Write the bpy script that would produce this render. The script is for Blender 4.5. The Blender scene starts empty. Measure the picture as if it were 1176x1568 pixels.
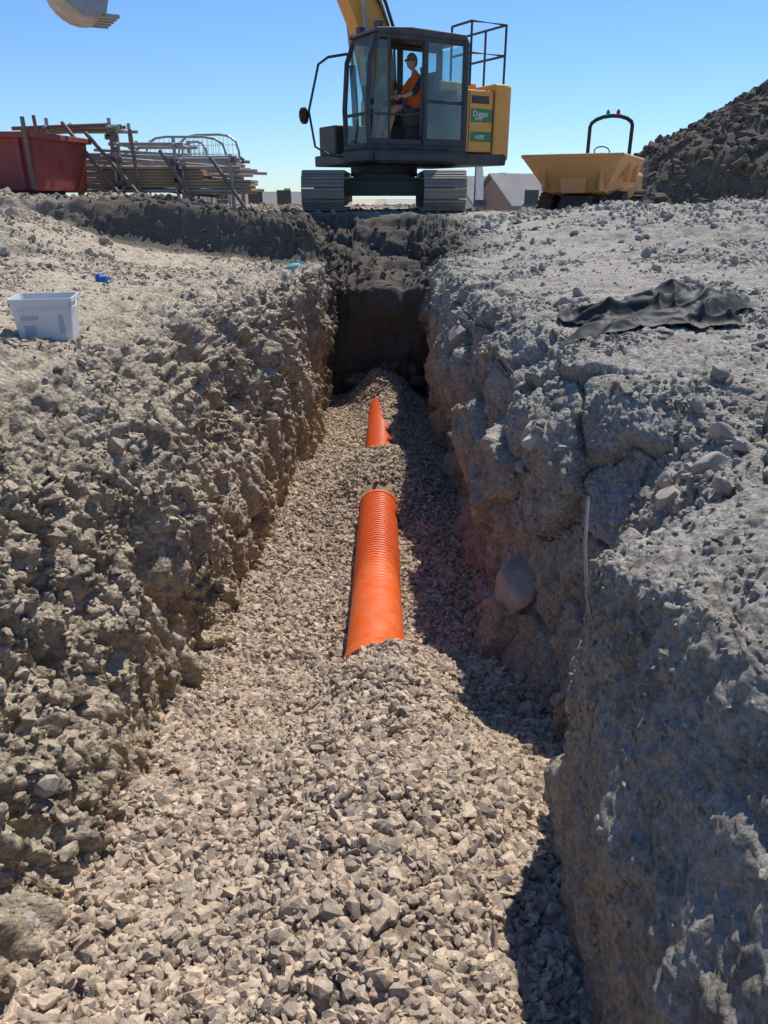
import bpy, math, random, bmesh
import numpy as np
from mathutils import Vector, Matrix, Quaternion
from mathutils.bvhtree import BVHTree
random.seed(4); rng=np.random.default_rng(7)
S=bpy.context.scene
S.view_settings.view_transform='Standard'; S.view_settings.look='None'; S.view_settings.exposure=0
COL=S.collection
# ---------------------------------------------------------------- noise
def h3(ix,iy,iz,s):
    h=(ix.astype(np.uint32)*np.uint32(374761393)+iy.astype(np.uint32)*np.uint32(668265263)
       +iz.astype(np.uint32)*np.uint32(2147483647)+np.uint32((s*1274126177)&0xffffffff))
    h=(h^(h>>np.uint32(13)))*np.uint32(1274126177); h=(h^(h>>np.uint32(16)))*np.uint32(2246822519)
    h=h^(h>>np.uint32(15))
    return (h&np.uint32(0xffffff)).astype(np.float32)/np.float32(16777215)
def vn(P,s=0):
    F=np.floor(P); I=F.astype(np.int64); f=(P-F).astype(np.float32); f=f*f*f*(f*(f*6-15)+10)
    out=0
    for a in (0,1):
        for b in (0,1):
            for c in (0,1):
                w=(f[:,0] if a else 1-f[:,0])*(f[:,1] if b else 1-f[:,1])*(f[:,2] if c else 1-f[:,2])
                out=out+w*h3(I[:,0]+a,I[:,1]+b,I[:,2]+c,s)
    return out*2-1
def fbm(P,sc,o=3,s=0,g=.5):
    t=0;a=1
    for i in range(o):
        t=t+a*vn(P*sc+i*17.3,s+i); a*=g; sc*=2.03
    return t
def worley(P,s=0,two=False):
    F=np.floor(P); I=F.astype(np.int64); f=(P-F).astype(np.float32)
    best=np.full(len(P),9,np.float32); b2=best.copy(); cid=np.zeros(len(P),np.float32)
    for a in (-1,0,1):
        for b in (-1,0,1):
            for c in (-1,0,1):
                A,B,C=I[:,0]+a,I[:,1]+b,I[:,2]+c
                d=(a+h3(A,B,C,s)-f[:,0])**2+(b+h3(A,B,C,s+1)-f[:,1])**2+(c+h3(A,B,C,s+2)-f[:,2])**2
                if two:
                    nw=d<best; b2=np.where(nw,best,np.minimum(b2,d)); cid=np.where(nw,h3(A,B,C,s+7),cid)
                best=np.minimum(best,d)
    if two: return np.sqrt(best),np.sqrt(b2),cid
    return np.sqrt(best)
# ---------------------------------------------------------------- materials
def nmat(name):
    m=bpy.data.materials.new(name); m.use_nodes=True
    nt=m.node_tree; b=nt.nodes['Principled BSDF']; return m,nt,b
def ramp(nt,stops):
    r=nt.nodes.new('ShaderNodeValToRGB'); e=r.color_ramp.elements
    e[0].position=stops[0][0]; e[0].color=(*stops[0][1],1); e[1].position=stops[-1][0]; e[1].color=(*stops[-1][1],1)
    for p,c in stops[1:-1]:
        x=e.new(p); x.color=(*c,1)
    return r
def noise(nt,vec,sc,det=4,rough=.6):
    n=nt.nodes.new('ShaderNodeTexNoise'); n.inputs['Scale'].default_value=sc; n.inputs['Detail'].default_value=det
    n.inputs['Roughness'].default_value=rough
    if vec is not None: nt.links.new(vec,n.inputs['Vector'])
    return n
def mixc(nt,fac,a,b,mode='MIX'):
    m=nt.nodes.new('ShaderNodeMix'); m.data_type='RGBA'; m.blend_type=mode
    for s,v in ((0,fac),(6,a),(7,b)):
        if hasattr(v,'is_linked') or hasattr(v,'links'): nt.links.new(v,m.inputs[s])
        elif isinstance(v,(int,float)): m.inputs[s].default_value=v
        else: m.inputs[s].default_value=(*v,1)
    return m.outputs[2]
def mrange(nt,src,a,b,c,d):
    mr=nt.nodes.new('ShaderNodeMapRange')
    for i,v in enumerate((a,b,c,d)): mr.inputs[i+1].default_value=v
    nt.links.new(src,mr.inputs[0]); return mr.outputs[0]
def mth(nt,op,a,b):
    m=nt.nodes.new('ShaderNodeMath'); m.operation=op
    for i,v in enumerate((a,b)):
        if isinstance(v,(int,float)): m.inputs[i].default_value=v
        else: nt.links.new(v,m.inputs[i])
    return m.outputs[0]
def soil_mat(name,tan,grey,dark,bump=1.0,side=False,pebble=False):
    m,nt,b=nmat(name)
    g=nt.nodes.new('ShaderNodeNewGeometry'); P=g.outputs['Position']
    n1=noise(nt,P,1.1,4,.65)
    n2=noise(nt,P,7,5,.7)
    if side:
        sx=nt.nodes.new('ShaderNodeSeparateXYZ'); nt.links.new(P,sx.inputs[0])
        lm=mrange(nt,sx.outputs[0],.2,-.4,0,1)
        r1=ramp(nt,[(.42,(0,0,0)),(.66,(1,1,1))]); nt.links.new(n1.outputs['Fac'],r1.inputs[0])
        c=mixc(nt,mth(nt,'MULTIPLY',r1.outputs[0],.55),tan,grey)
        c=mixc(nt,mrange(nt,sx.outputs[0],.1,.9,0,.85),c,grey)
        c=mixc(nt,mth(nt,'MULTIPLY',mrange(nt,sx.outputs[2],-.74,-1.0,0,1),lm),c,mixc(nt,mrange(nt,n2.outputs['Fac'],.35,.65,0,1),(.40,.32,.225),(.60,.49,.35)))
        low=mrange(nt,sx.outputs[2],-1.75,-2.15,0,.65)
        c=mixc(nt,mth(nt,'MULTIPLY',low,mth(nt,'ADD',mth(nt,'MULTIPLY',lm,.85),.15)),c,(.50,.37,.215))
        # lit highlights painted into the colour as a pale dusty tone on upward-facing surfaces
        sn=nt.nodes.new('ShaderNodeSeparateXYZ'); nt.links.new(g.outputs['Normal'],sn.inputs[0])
        hilite=mth(nt,'MULTIPLY',mrange(nt,sn.outputs[2],.15,.85,0,.8),mrange(nt,n1.outputs['Fac'],.3,.6,.55,1))
        c=mixc(nt,hilite,c,mixc(nt,lm,(.48,.45,.395),(.66,.56,.43)))
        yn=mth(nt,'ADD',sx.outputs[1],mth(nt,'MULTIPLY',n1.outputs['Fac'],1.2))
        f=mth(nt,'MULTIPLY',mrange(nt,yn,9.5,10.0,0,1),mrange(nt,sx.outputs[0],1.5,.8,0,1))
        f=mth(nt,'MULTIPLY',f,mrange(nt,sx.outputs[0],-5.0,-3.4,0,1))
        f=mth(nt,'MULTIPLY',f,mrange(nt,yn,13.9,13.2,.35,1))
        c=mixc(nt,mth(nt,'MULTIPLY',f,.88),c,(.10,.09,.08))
    else:
        r1=ramp(nt,[(.38,(0,0,0)),(.64,(1,1,1))]); nt.links.new(n1.outputs['Fac'],r1.inputs[0])
        c=mixc(nt,r1.outputs[0],tan,grey)
    r2=ramp(nt,[(.36,(1,1,1)),(.52,(0,0,0))]); nt.links.new(n2.outputs['Fac'],r2.inputs[0])
    c=mixc(nt,mth(nt,'MULTIPLY',r2.outputs[0],.6),c,dark)
    n3=noise(nt,P,55,4,.75); r3=ramp(nt,[(.3,(.55,.55,.55)),(.7,(1.35,1.33,1.3))]); nt.links.new(n3.outputs['Fac'],r3.inputs[0])
    c=mixc(nt,1.0,c,r3.outputs[0],'MULTIPLY')
    nt.links.new(c,b.inputs['Base Color']); b.inputs['Roughness'].default_value=.95
    b.inputs['Specular IOR Level'].default_value=.12
    nb=noise(nt,P,42,6,.74); bp=nt.nodes.new('ShaderNodeBump'); bp.inputs['Strength'].default_value=.9*bump; bp.inputs['Distance'].default_value=.024
    nt.links.new(nb.outputs['Fac'],bp.inputs['Height'])
    if pebble:
        vo=nt.nodes.new('ShaderNodeTexVoronoi'); vo.inputs['Scale'].default_value=62; nt.links.new(P,vo.inputs['Vector'])
        b2=nt.nodes.new('ShaderNodeBump'); b2.inputs['Strength'].default_value=.75; b2.inputs['Distance'].default_value=.010; b2.invert=True
        nt.links.new(vo.outputs['Distance'],b2.inputs['Height']); nt.links.new(bp.outputs[0],b2.inputs['Normal']); nt.links.new(b2.outputs[0],b.inputs['Normal'])
    else: nt.links.new(bp.outputs[0],b.inputs['Normal'])
    return m
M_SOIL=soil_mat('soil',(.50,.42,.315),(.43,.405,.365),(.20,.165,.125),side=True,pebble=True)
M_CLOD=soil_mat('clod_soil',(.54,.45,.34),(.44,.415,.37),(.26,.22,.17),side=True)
M_HEAP=soil_mat('spoil',(.17,.14,.11),(.145,.128,.11),(.07,.058,.046))
def stone_mat(name,stops,sc=30):
    m,nt,b=nmat(name)
    oi=nt.nodes.new('ShaderNodeObjectInfo'); r=ramp(nt,stops); nt.links.new(oi.outputs['Random'],r.inputs[0])
    g=nt.nodes.new('ShaderNodeNewGeometry')
    n=noise(nt,g.outputs['Position'],sc,4,.7); r3=ramp(nt,[(.3,(.6,.59,.58)),(.7,(1.25,1.22,1.2))]); nt.links.new(n.outputs['Fac'],r3.inputs[0])
    c=mixc(nt,1.0,r.outputs[0],r3.outputs[0],'MULTIPLY')
    nt.links.new(c,b.inputs['Base Color']); b.inputs['Roughness'].default_value=.88; b.inputs['Specular IOR Level'].default_value=.2
    nb=noise(nt,g.outputs['Position'],sc*4,3,.7); bp=nt.nodes.new('ShaderNodeBump'); bp.inputs['Strength'].default_value=.6; bp.inputs['Distance'].default_value=.005
    nt.links.new(nb.outputs['Fac'],bp.inputs['Height']); nt.links.new(bp.outputs[0],b.inputs['Normal'])
    return m
M_GRAV=stone_mat('gravel_stone',[(0,(.54,.42,.30)),(.2,(.29,.25,.205)),(.4,(.59,.46,.335)),(.55,(.39,.335,.27)),(.7,(.66,.53,.40)),(.85,(.47,.38,.29)),(1,(.20,.17,.145))],40)
M_ROCK=stone_mat('rock_stone',[(0,(.42,.37,.30)),(.5,(.36,.335,.30)),(1,(.48,.41,.32))],7)
M_DROCK=stone_mat('dark_rock_stone',[(0,(.33,.305,.285)),(1,(.36,.335,.31))],7)
def paint(name,col,rough=.5,metal=0,dirt=.35,dirtcol=(.30,.25,.19),sc=3,spec=.5):
    m,nt,b=nmat(name)
    g=nt.nodes.new('ShaderNodeTexCoord'); P=g.outputs['Object']
    n=noise(nt,P,sc,6,.7); r=ramp(nt,[(.42,(0,0,0)),(.75,(1,1,1))]); nt.links.new(n.outputs['Fac'],r.inputs[0])
    c=mixc(nt,mth(nt,'MULTIPLY',r.outputs[0],dirt),col,dirtcol); nt.links.new(c,b.inputs['Base Color'])
    b.inputs['Metallic'].default_value=metal; b.inputs['Specular IOR Level'].default_value=spec
    nt.links.new(mrange(nt,r.outputs[0],0,1,rough,min(1,rough+.3)),b.inputs['Roughness'])
    return m
M_YEL=paint('digger_yellow',(.74,.33,.05),.45,dirt=.35)
M_DARK=paint('dark_frame',(.028,.03,.034),.5,dirt=.5,dirtcol=(.17,.15,.13))
M_BLK=paint('black_rubber',(.02,.02,.02),.7,dirt=.3)
M_TRK=paint('track_steel',(.26,.24,.22),.6,metal=.2,dirt=.8,dirtcol=(.42,.36,.29),sc=6)
M_STEEL=paint('worn_steel',(.34,.33,.32),.4,metal=.5,dirt=.5,sc=5)
M_GALV=paint('galvanised_tube',(.40,.39,.38),.45,metal=.4,dirt=.5,dirtcol=(.25,.17,.1),sc=9)
M_RUST=paint('rusty_tube',(.20,.15,.12),.6,metal=.2,dirt=.7,dirtcol=(.24,.13,.08),sc=9)
M_RED=paint('red_paint',(.30,.035,.03),.55,dirt=.6,dirtcol=(.30,.15,.13),sc=2.5)
M_ORG=paint('dumper_orange',(.62,.31,.10),.6,dirt=.85,dirtcol=(.40,.30,.20),sc=4)
M_WOOD=paint('scaffold_board',(.42,.29,.16),.8,dirt=.6,dirtcol=(.28,.22,.16),sc=5)
M_PIPE=paint('orange_pipe_plastic',(.74,.115,.014),.40,dirt=.3,dirtcol=(.55,.27,.15),sc=11)
M_GREEN=paint('green_decal',(.03,.20,.07),.5,dirt=.25)
M_WHITE=paint('white_paint',(.75,.75,.72),.5,dirt=.25)
M_SEAT=paint('seat_cloth',(.03,.03,.035),.85,dirt=.1)
M_SKIN=paint('skin',(.46,.25,.17),.55,dirt=.0)
M_VEST=paint('hi_vis_orange',(.90,.14,.02),.8,dirt=.1)
M_CLOTH=paint('dark_clothing',(.025,.03,.045),.9,dirt=.1)
M_TARP=paint('black_tarp_plastic',(.02,.024,.024),.6,dirt=.5,dirtcol=(.13,.12,.105),sc=7,spec=.3)
M_ROOF=paint('roof_tiles',(.20,.19,.19),.8,dirt=.3,dirtcol=(.28,.25,.23),sc=.8)
M_BRICK=paint('house_brick',(.33,.20,.14),.9,dirt=.3,sc=.8)
M_REND=paint('house_render',(.55,.54,.50),.9,dirt=.2,sc=.8)
M_BLUE=paint('blue_plastic',(.02,.10,.40),.4,dirt=.2)
M_CYAN=paint('teal_fabric',(.10,.45,.42),.8,dirt=.3)
M_LRED=paint('red_lens',(.6,.03,.02),.2,dirt=0); M_LGRN=paint('green_lens',(.03,.4,.1),.2,dirt=0)
M_MIR=paint('mirror',(.02,.02,.02),.15,dirt=.2)
def glassm(name,tint,gl):
    m=bpy.data.materials.new(name); m.use_nodes=True; nt=m.node_tree; nt.nodes.clear()
    o=nt.nodes.new('ShaderNodeOutputMaterial'); t=nt.nodes.new('ShaderNodeBsdfTransparent'); t.inputs[0].default_value=(*tint,1)
    g=nt.nodes.new('ShaderNodeBsdfGlossy'); g.inputs['Roughness'].default_value=.05
    d=nt.nodes.new('ShaderNodeBsdfDiffuse'); d.inputs[0].default_value=(.5,.5,.48,1)
    fr=nt.nodes.new('ShaderNodeFresnel'); fr.inputs[0].default_value=1.6
    m1=nt.nodes.new('ShaderNodeMixShader'); m2=nt.nodes.new('ShaderNodeMixShader')
    tc=nt.nodes.new('ShaderNodeTexCoord'); n=noise(nt,tc.outputs['Object'],2.5,5,.7); r=ramp(nt,[(.4,(0,0,0)),(.8,(gl,gl,gl))]); nt.links.new(n.outputs['Fac'],r.inputs[0])
    nt.links.new(fr.outputs[0],m1.inputs[0]); nt.links.new(t.outputs[0],m1.inputs[1]); nt.links.new(g.outputs[0],m1.inputs[2])
    nt.links.new(r.outputs[0],m2.inputs[0]); nt.links.new(m1.outputs[0],m2.inputs[1]); nt.links.new(d.outputs[0],m2.inputs[2])
    nt.links.new(m2.outputs[0],o.inputs[0]); return m
M_GLASS=glassm('cab_glass',(.60,.80,.80),.2)
M_TUB,nt_,b_=nmat('translucent_tub'); b_.inputs['Base Color'].default_value=(.74,.75,.76,1); b_.inputs['Roughness'].default_value=.35
b_.inputs['Transmission Weight'].default_value=.2
# ---------------------------------------------------------------- mesh helpers
def mk(name,v,f,mat,parent=None,smooth=False,bevel=0,seg=2):
    me=bpy.data.meshes.new(name); me.from_pydata([tuple(map(float,p)) for p in v],[],f); me.update()
    me.materials.append(mat); o=bpy.data.objects.new(name,me); COL.objects.link(o)
    if parent: o.parent=parent
    if smooth: me.polygons.foreach_set('use_smooth',[True]*len(me.polygons))
    if bevel:
        b=o.modifiers.new('bevel','BEVEL'); b.width=bevel; b.segments=seg; b.limit_method='ANGLE'
    return o
def empty(name,loc=(0,0,0),rz=0,parent=None):
    e=bpy.data.objects.new(name,None); COL.objects.link(e); e.location=loc; e.rotation_euler=(0,0,rz); e.empty_display_size=.2
    if parent: e.parent=parent
    return e
def box(name,lo,hi,mat,parent=None,bevel=.012):
    x0,y0,z0=lo;x1,y1,z1=hi
    v=[(x0,y0,z0),(x1,y0,z0),(x1,y1,z0),(x0,y1,z0),(x0,y0,z1),(x1,y0,z1),(x1,y1,z1),(x0,y1,z1)]
    f=[(0,3,2,1),(4,5,6,7),(0,1,5,4),(1,2,6,5),(2,3,7,6),(3,0,4,7)]
    return mk(name,v,f,mat,parent,bevel=bevel)
def recalc(o):
    bm=bmesh.new(); bm.from_mesh(o.data); bmesh.ops.recalc_face_normals(bm,faces=bm.faces); bm.to_mesh(o.data); bm.free()
def prism(name,poly,a,b,mat,parent=None,axis='y',bevel=.012):
    n=len(poly); v=[]
    for t in (a,b):
        for p,q in poly: v.append((p,t,q) if axis=='y' else (t,p,q))
    f=[tuple(range(n)),tuple(range(2*n-1,n-1,-1))]+[(i,i+n,(i+1)%n+n,(i+1)%n) for i in range(n)]
    o=mk(name,v,f,mat,parent,bevel=bevel); recalc(o); return o
def sweepvf(pts,r,n=10):
    pts=[Vector(p) for p in pts]; rs=r if isinstance(r,(list,tuple)) else [r]*len(pts)
    v=[];f=[]; T=[]
    for i in range(len(pts)):
        a=pts[max(i-1,0)];b=pts[min(i+1,len(pts)-1)]
        T.append((b-a).normalized())
    up=Vector((0,0,1)) if abs(T[0].z)<.9 else Vector((1,0,0))
    N=T[0].cross(up).normalized()
    for i,p in enumerate(pts):
        if i: N=(N-T[i]*N.dot(T[i])).normalized()
        B=T[i].cross(N)
        for k in range(n):
            a=2*math.pi*k/n; v.append(p+(N*math.cos(a)+B*math.sin(a))*rs[i])
    for i in range(len(pts)-1):
        for k in range(n): f.append((i*n+k,i*n+(k+1)%n,(i+1)*n+(k+1)%n,(i+1)*n+k))
    f.append(tuple(range(n-1,-1,-1))); f.append(tuple((len(pts)-1)*n+k for k in range(n)))
    return v,f
def tube(name,pts,r,mat,parent=None,n=10):
    v,f=sweepvf(pts,r,n); o=mk(name,v,f,mat,parent,smooth=True)
    o.data.set_sharp_from_angle(angle=math.radians(45))
    return o
def tubes(name,lst,mat,parent=None,n=8):
    V=[];F=[]
    for pts,r in lst:
        v,f=sweepvf(pts,r,n); o=len(V); V+=v; F+=[tuple(i+o for i in q) for q in f]
    return mk(name,V,F,mat,parent)
def boxes(name,lst,mat,parent=None,bevel=0):
    V=[];F=[]
    for lo,hi in lst:
        x0,y0,z0=lo;x1,y1,z1=hi;o=len(V)
        V+=[(x0,y0,z0),(x1,y0,z0),(x1,y1,z0),(x0,y1,z0),(x0,y0,z1),(x1,y0,z1),(x1,y1,z1),(x0,y1,z1)]
        F+=[tuple(i+o for i in q) for q in [(0,3,2,1),(4,5,6,7),(0,1,5,4),(1,2,6,5),(2,3,7,6),(3,0,4,7)]]
    return mk(name,V,F,mat,parent,bevel=bevel)
def gridmesh(name,V,nr,nc,mat,smooth=True):
    me=bpy.data.meshes.new(name); me.vertices.add(nr*nc); me.vertices.foreach_set('co',V.astype(np.float32).ravel())
    i=np.arange((nr-1)*(nc-1)); r=i//(nc-1); c=i%(nc-1); a=r*nc+c
    q=np.stack([a,a+1,a+nc+1,a+nc],1).astype(np.int32)
    n=len(q); me.loops.add(n*4); me.loops.foreach_set('vertex_index',q.ravel())
    me.polygons.add(n); me.polygons.foreach_set('loop_start',np.arange(0,n*4,4,dtype=np.int32))
    me.polygons.foreach_set('loop_total',np.full(n,4,np.int32)); me.update(calc_edges=True)
    me.polygons.foreach_set('use_smooth',np.full(n,smooth)); me.materials.append(mat)
    o=bpy.data.objects.new(name,me); COL.objects.link(o); return o
def gnormals(V,nr,nc):
    G=V.reshape(nr,nc,3); du=np.gradient(G,axis=1); dv=np.gradient(G,axis=0)
    N=np.cross(du,dv); N/=np.linalg.norm(N,axis=2,keepdims=True)+1e-9; return N.reshape(-1,3)
# ---------------------------------------------------------------- terrain
K={
-6:[(-15,-.2),(-6,-.3),(-3.5,-.45),(-2.1,-.6),(-1.45,-.66),(-1.22,-.95),(-1.02,-1.5),(-.87,-2.3),(.47,-2.3),(.50,-1.35),(.64,-.74),(.94,-.58),(1.6,-.55),(3.2,-.55),(6,-.5),(15,-.3)],
1.3:[(-15,-.2),(-6,-.3),(-3.5,-.45),(-2.1,-.6),(-1.45,-.66),(-1.22,-.95),(-1.02,-1.5),(-.87,-2.3),(.46,-2.3),(.50,-1.32),(.66,-.78),(.98,-.62),(1.6,-.58),(3.2,-.55),(6,-.5),(15,-.3)],
1.9:[(-15,-.2),(-6,-.3),(-3.5,-.48),(-2.1,-.62),(-1.45,-.68),(-1.22,-.95),(-1.0,-1.5),(-.87,-2.4),(.54,-2.4),(.55,-1.4),(.60,-.95),(1.0,-.74),(1.6,-.64),(3.2,-.55),(6,-.5),(15,-.3)],
2.25:[(-15,-.2),(-6,-.3),(-3.5,-.5),(-2.1,-.62),(-1.45,-.68),(-1.2,-.95),(-1.0,-1.6),(-.87,-2.5),(.62,-2.5),(.72,-1.8),(.90,-1.32),(1.20,-.99),(1.75,-.78),(3.2,-.6),(6,-.5),(15,-.3)],
2.85:[(-15,-.2),(-6,-.3),(-3.5,-.5),(-2.1,-.62),(-1.45,-.69),(-1.18,-.95),(-.98,-1.6),(-.87,-2.5),(.65,-2.5),(.75,-1.8),(.90,-1.24),(1.26,-.94),(1.85,-.74),(3.2,-.6),(6,-.5),(15,-.3)],
3.3:[(-15,-.2),(-6,-.3),(-3.5,-.5),(-2.1,-.64),(-1.42,-.7),(-1.15,-.97),(-.95,-1.6),(-.86,-2.6),(.62,-2.6),(.64,-1.7),(.72,-1.05),(1.08,-.79),(1.75,-.68),(3.2,-.6),(6,-.5),(15,-.3)],
4.0:[(-15,-.15),(-6,-.28),(-3.5,-.54),(-2,-.66),(-1.35,-.7),(-1.1,-.97),(-.93,-1.6),(-.84,-2.7),(.58,-2.7),(.57,-1.5),(.63,-.94),(.92,-.72),(1.6,-.66),(3.2,-.6),(6,-.5),(15,-.3)],
5.0:[(-15,-.1),(-6,-.2),(-3.5,-.5),(-2,-.67),(-1.24,-.72),(-1.04,-.97),(-.90,-1.6),(-.83,-2.7),(.58,-2.7),(.6,-1.5),(.65,-.96),(.84,-.75),(1.5,-.68),(3.2,-.6),(6,-.5),(15,-.25)],
6.5:[(-15,.0),(-6,-.08),(-3.5,-.44),(-2,-.69),(-.96,-.73),(-.86,-.90),(-.82,-1.6),(-.83,-2.75),(.62,-2.75),(.6,-1.5),(.62,-.88),(.7,-.74),(1.3,-.69),(3.2,-.6),(6,-.45),(15,-.2)],
8.9:[(-15,.0),(-6,.0),(-3.6,-.42),(-2,-.72),(-.66,-.74),(-.63,-.88),(-.66,-1.6),(-.72,-2.8),(.62,-2.8),(.6,-1.5),(.6,-.86),(.65,-.74),(1.3,-.69),(3.2,-.56),(6,-.4),(15,-.15)],
9.5:[(-15,.0),(-6,.04),(-3.6,-.38),(-2,-.70),(-.66,-.73),(-.63,-.90),(-.65,-1.6),(-.68,-2.8),(.6,-2.8),(.6,-1.5),(.61,-.86),(.68,-.73),(1.35,-.66),(3.2,-.5),(6,-.3),(15,-.1)],
9.75:[(-15,.0),(-6,.04),(-3.6,-.10),(-2,-.20),(-.95,-.32),(-.70,-.80),(-.64,-1.6),(-.65,-2.8),(.6,-2.8),(.6,-1.5),(.62,-.85),(.75,-.64),(1.4,-.54),(3.2,-.42),(6,-.27),(15,-.1)],
10.1:[(-15,.0),(-6,.02),(-3.3,-.10),(-2,-.18),(-1.0,-.28),(-.74,-.75),(-.63,-1.5),(-.63,-2.8),(.58,-2.8),(.6,-1.5),(.66,-.8),(.85,-.58),(1.5,-.5),(3.2,-.4),(6,-.25),(15,-.1)],
10.22:[(-15,.0),(-6,.0),(-3.3,-.12),(-2,-.20),(-1.0,-.30),(-.76,-.70),(-.62,-1.1),(-.55,-1.2),(.5,-1.2),(.6,-1.1),(.75,-.75),(.95,-.55),(1.5,-.48),(3.2,-.38),(6,-.25),(15,-.1)],
11.6:[(-15,.0),(-6,-.02),(-3.3,-.18),(-2,-.26),(-1.15,-.30),(-.95,-.6),(-.6,-.86),(-.5,-.9),(.5,-.9),(.62,-.84),(.9,-.55),(1.2,-.42),(1.6,-.4),(3.2,-.3),(6,-.2),(15,-.1)],
12.7:[(-15,.0),(-6,-.05),(-3.5,-.2),(-2,-.3),(-1.3,-.31),(-1,-.32),(-.7,-.33),(-.5,-.33),(.5,-.33),(.7,-.33),(1.0,-.32),(1.4,-.31),(1.9,-.3),(3.2,-.25),(6,-.18),(15,-.1)],
14.3:[(-15,-.05),(-6,-.1),(-3.5,-.25),(-2,-.3),(-1.3,-.3),(-1,-.3),(-.7,-.3),(-.5,-.3),(.5,-.3),(.7,-.3),(1.0,-.3),(1.4,-.3),(2.0,-.3),(3.2,-.35),(6,-.35),(15,-.2)],
15.4:[(-15,-.1),(-6,-.2),(-3.5,-.3),(-2,-.3),(-1.3,-.3),(-1,-.3),(-.7,-.3),(-.5,-.3),(.5,-.3),(.7,-.3),(1.0,-.3),(1.4,-.3),(2.1,-.32),(3.0,-.75),(6,-.8),(15,-.4)],
22:[(-15,-.2),(-6,-.3),(-3.5,-.3),(-2,-.3),(-1.3,-.3),(-1,-.3),(-.7,-.3),(-.5,-.3),(.5,-.3),(.7,-.3),(1.0,-.3),(1.4,-.3),(2.1,-.4),(3.2,-.8),(6,-.9),(15,-.5)],
32:[(-15,-.8),(-6,-.8)]+[(x,-.8) for x in (-3.5,-2,-1.3,-1,-.7,-.5,.5,.7,1,1.4,2.1,3.2,6,15)],
50:[(x,-4) for x in (-15,-6,-3.5,-2,-1.3,-1,-.7,-.5,.5,.7,1,1.4,2.1,3.2,6,15)],
600:[(x*2,-4) for x in (-15,-6,-3.5,-2,-1.3,-1,-.7,-.5,.5,.7,1,1.4,2.1,3.2,6,15)],
}
ky=sorted(K); KX=np.array([[-400]+[p[0] for p in K[y]]+[400] for y in ky]); KZ=np.array([[K[y][0][1]]+[p[1] for p in K[y]]+[K[y][-1][1]] for y in ky])
segs=[14,40,60,60,75,50,66,60,16,75,62,65,80,80,50,40,14]
rows=np.concatenate([np.arange(-6,.2,.14),np.arange(.2,4,.0125),np.arange(4,10.0,.02),np.arange(10.0,10.3,.007),np.arange(10.3,16,.04),np.geomspace(16,45,70),np.geomspace(47,600,30)])
nr=len(rows)
cx=np.array([np.interp(rows,ky,KX[:,k]) for k in range(KX.shape[1])]).T
cz=np.array([np.interp(rows,ky,KZ[:,k]) for k in range(KX.shape[1])]).T
X=[];Z=[];W=[]
ctlw=np.array([0,.05,.15,.12,.10,.50,1,1,1,1,1,.9,.45,.12,.1,.15,.1,0])
for s,n in enumerate(segs):
    last=(s==len(segs)-1)
    t=np.linspace(0,1,n+1)[:None if last else -1]
    if s==0: t=1-(1-t)**3
    if last: t=t**3
    X.append(cx[:,s:s+1]*(1-t)+cx[:,s+1:s+2]*t); Z.append(cz[:,s:s+1]*(1-t)+cz[:,s+1:s+2]*t)
    W.append(np.repeat((ctlw[s]*(1-t)+ctlw[s+1]*t)[None],nr,0))
X=np.concatenate(X,1);Z=np.concatenate(Z,1);W=np.concatenate(W,1); nc=X.shape[1]
Y=np.repeat(rows[:,None],nc,1)
def smooth1(A,n,ax):
    for _ in range(n):
        B=A.copy()
        sl=[slice(None)]*2; a=list(sl);b=list(sl);c=list(sl); a[ax]=slice(0,-2);b[ax]=slice(1,-1);c[ax]=slice(2,None)
        B[tuple(b)]=.25*A[tuple(a)]+.5*A[tuple(b)]+.25*A[tuple(c)]; A=B
    return A
core=slice(40,nc-40)
for A in (X,Z):
    A[:,core]=smooth1(A[:,core],26,1)
    A[:]=smooth1(A,8,0)
V=np.stack([X,Y,Z],2).reshape(-1,3).astype(np.float64)
N=gnormals(V,nr,nc)
w=W.ravel(); y=V[:,1]; x=V[:,0]
near=np.clip((30-y)/14,0,1)
flat=np.clip((y-12.3)/.8,0,1)*np.clip((2.3-np.abs(x))/.4,0,1)
amp=near*(1-.9*flat)
m=(near>0)&(np.abs(x)<16)
Pm=V[m]; wm=w[m]; am=amp[m]
warp=np.stack([fbm(Pm,3.5,3,5),fbm(Pm,3.5,3,9),fbm(Pm,3.5,3,13)],1)*.05
Q=Pm+warp
left=np.clip(-Pm[:,0]*2,0,1); right=1-left
nearR=right*np.clip((2.2-Pm[:,1])/.3,0,1)
d=fbm(Pm,1.5,3,21)*(.02+.08*wm)*(1-.55*nearR)
f1,f2,cid=worley(Q*np.array([2.6,2.6,2.3])+3.3,91,True)
d+=(cid-.5)*.17*wm*right*(1-.85*nearR) - np.clip(.08-(f2-f1),0,.08)*.8*wm*right*(1-.8*nearR)
f1,f2,cid=worley(Q*np.array([9,9,5]),95,True)
patch=np.clip(.45+2.4*fbm(Pm,1.7,2,97),0,1)
pl=left*patch
d+=(cid-.5)*.06*wm*(.25+.75*pl)*(1-.85*nearR) - np.clip(.12-(f2-f1),0,.12)*.3*wm*(1-.7*nearR)*(.35+.65*pl)
c1=worley(Q*np.array([12,12,6]),31); c2=worley(Q*np.array([26,26,14]),41)
d+= (.55-c1)*(.010+.065*wm*(.06+.22*left+.68*pl))*(1-.6*nearR)
d+= (.5-c2)*(.009+.034*wm*(.22+.70*left))*(1-.4*nearR)
nearm=(Pm[:,1]<7)
c3=np.full(len(Pm),.5,np.float32); c3[nearm]=worley(Q[nearm]*48,51)
d+= (.5-c3)*(.007+.013*wm*(.5+.5*left))
d+= fbm(Q,30,3,61,.6)*(.004+.005*wm)
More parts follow.
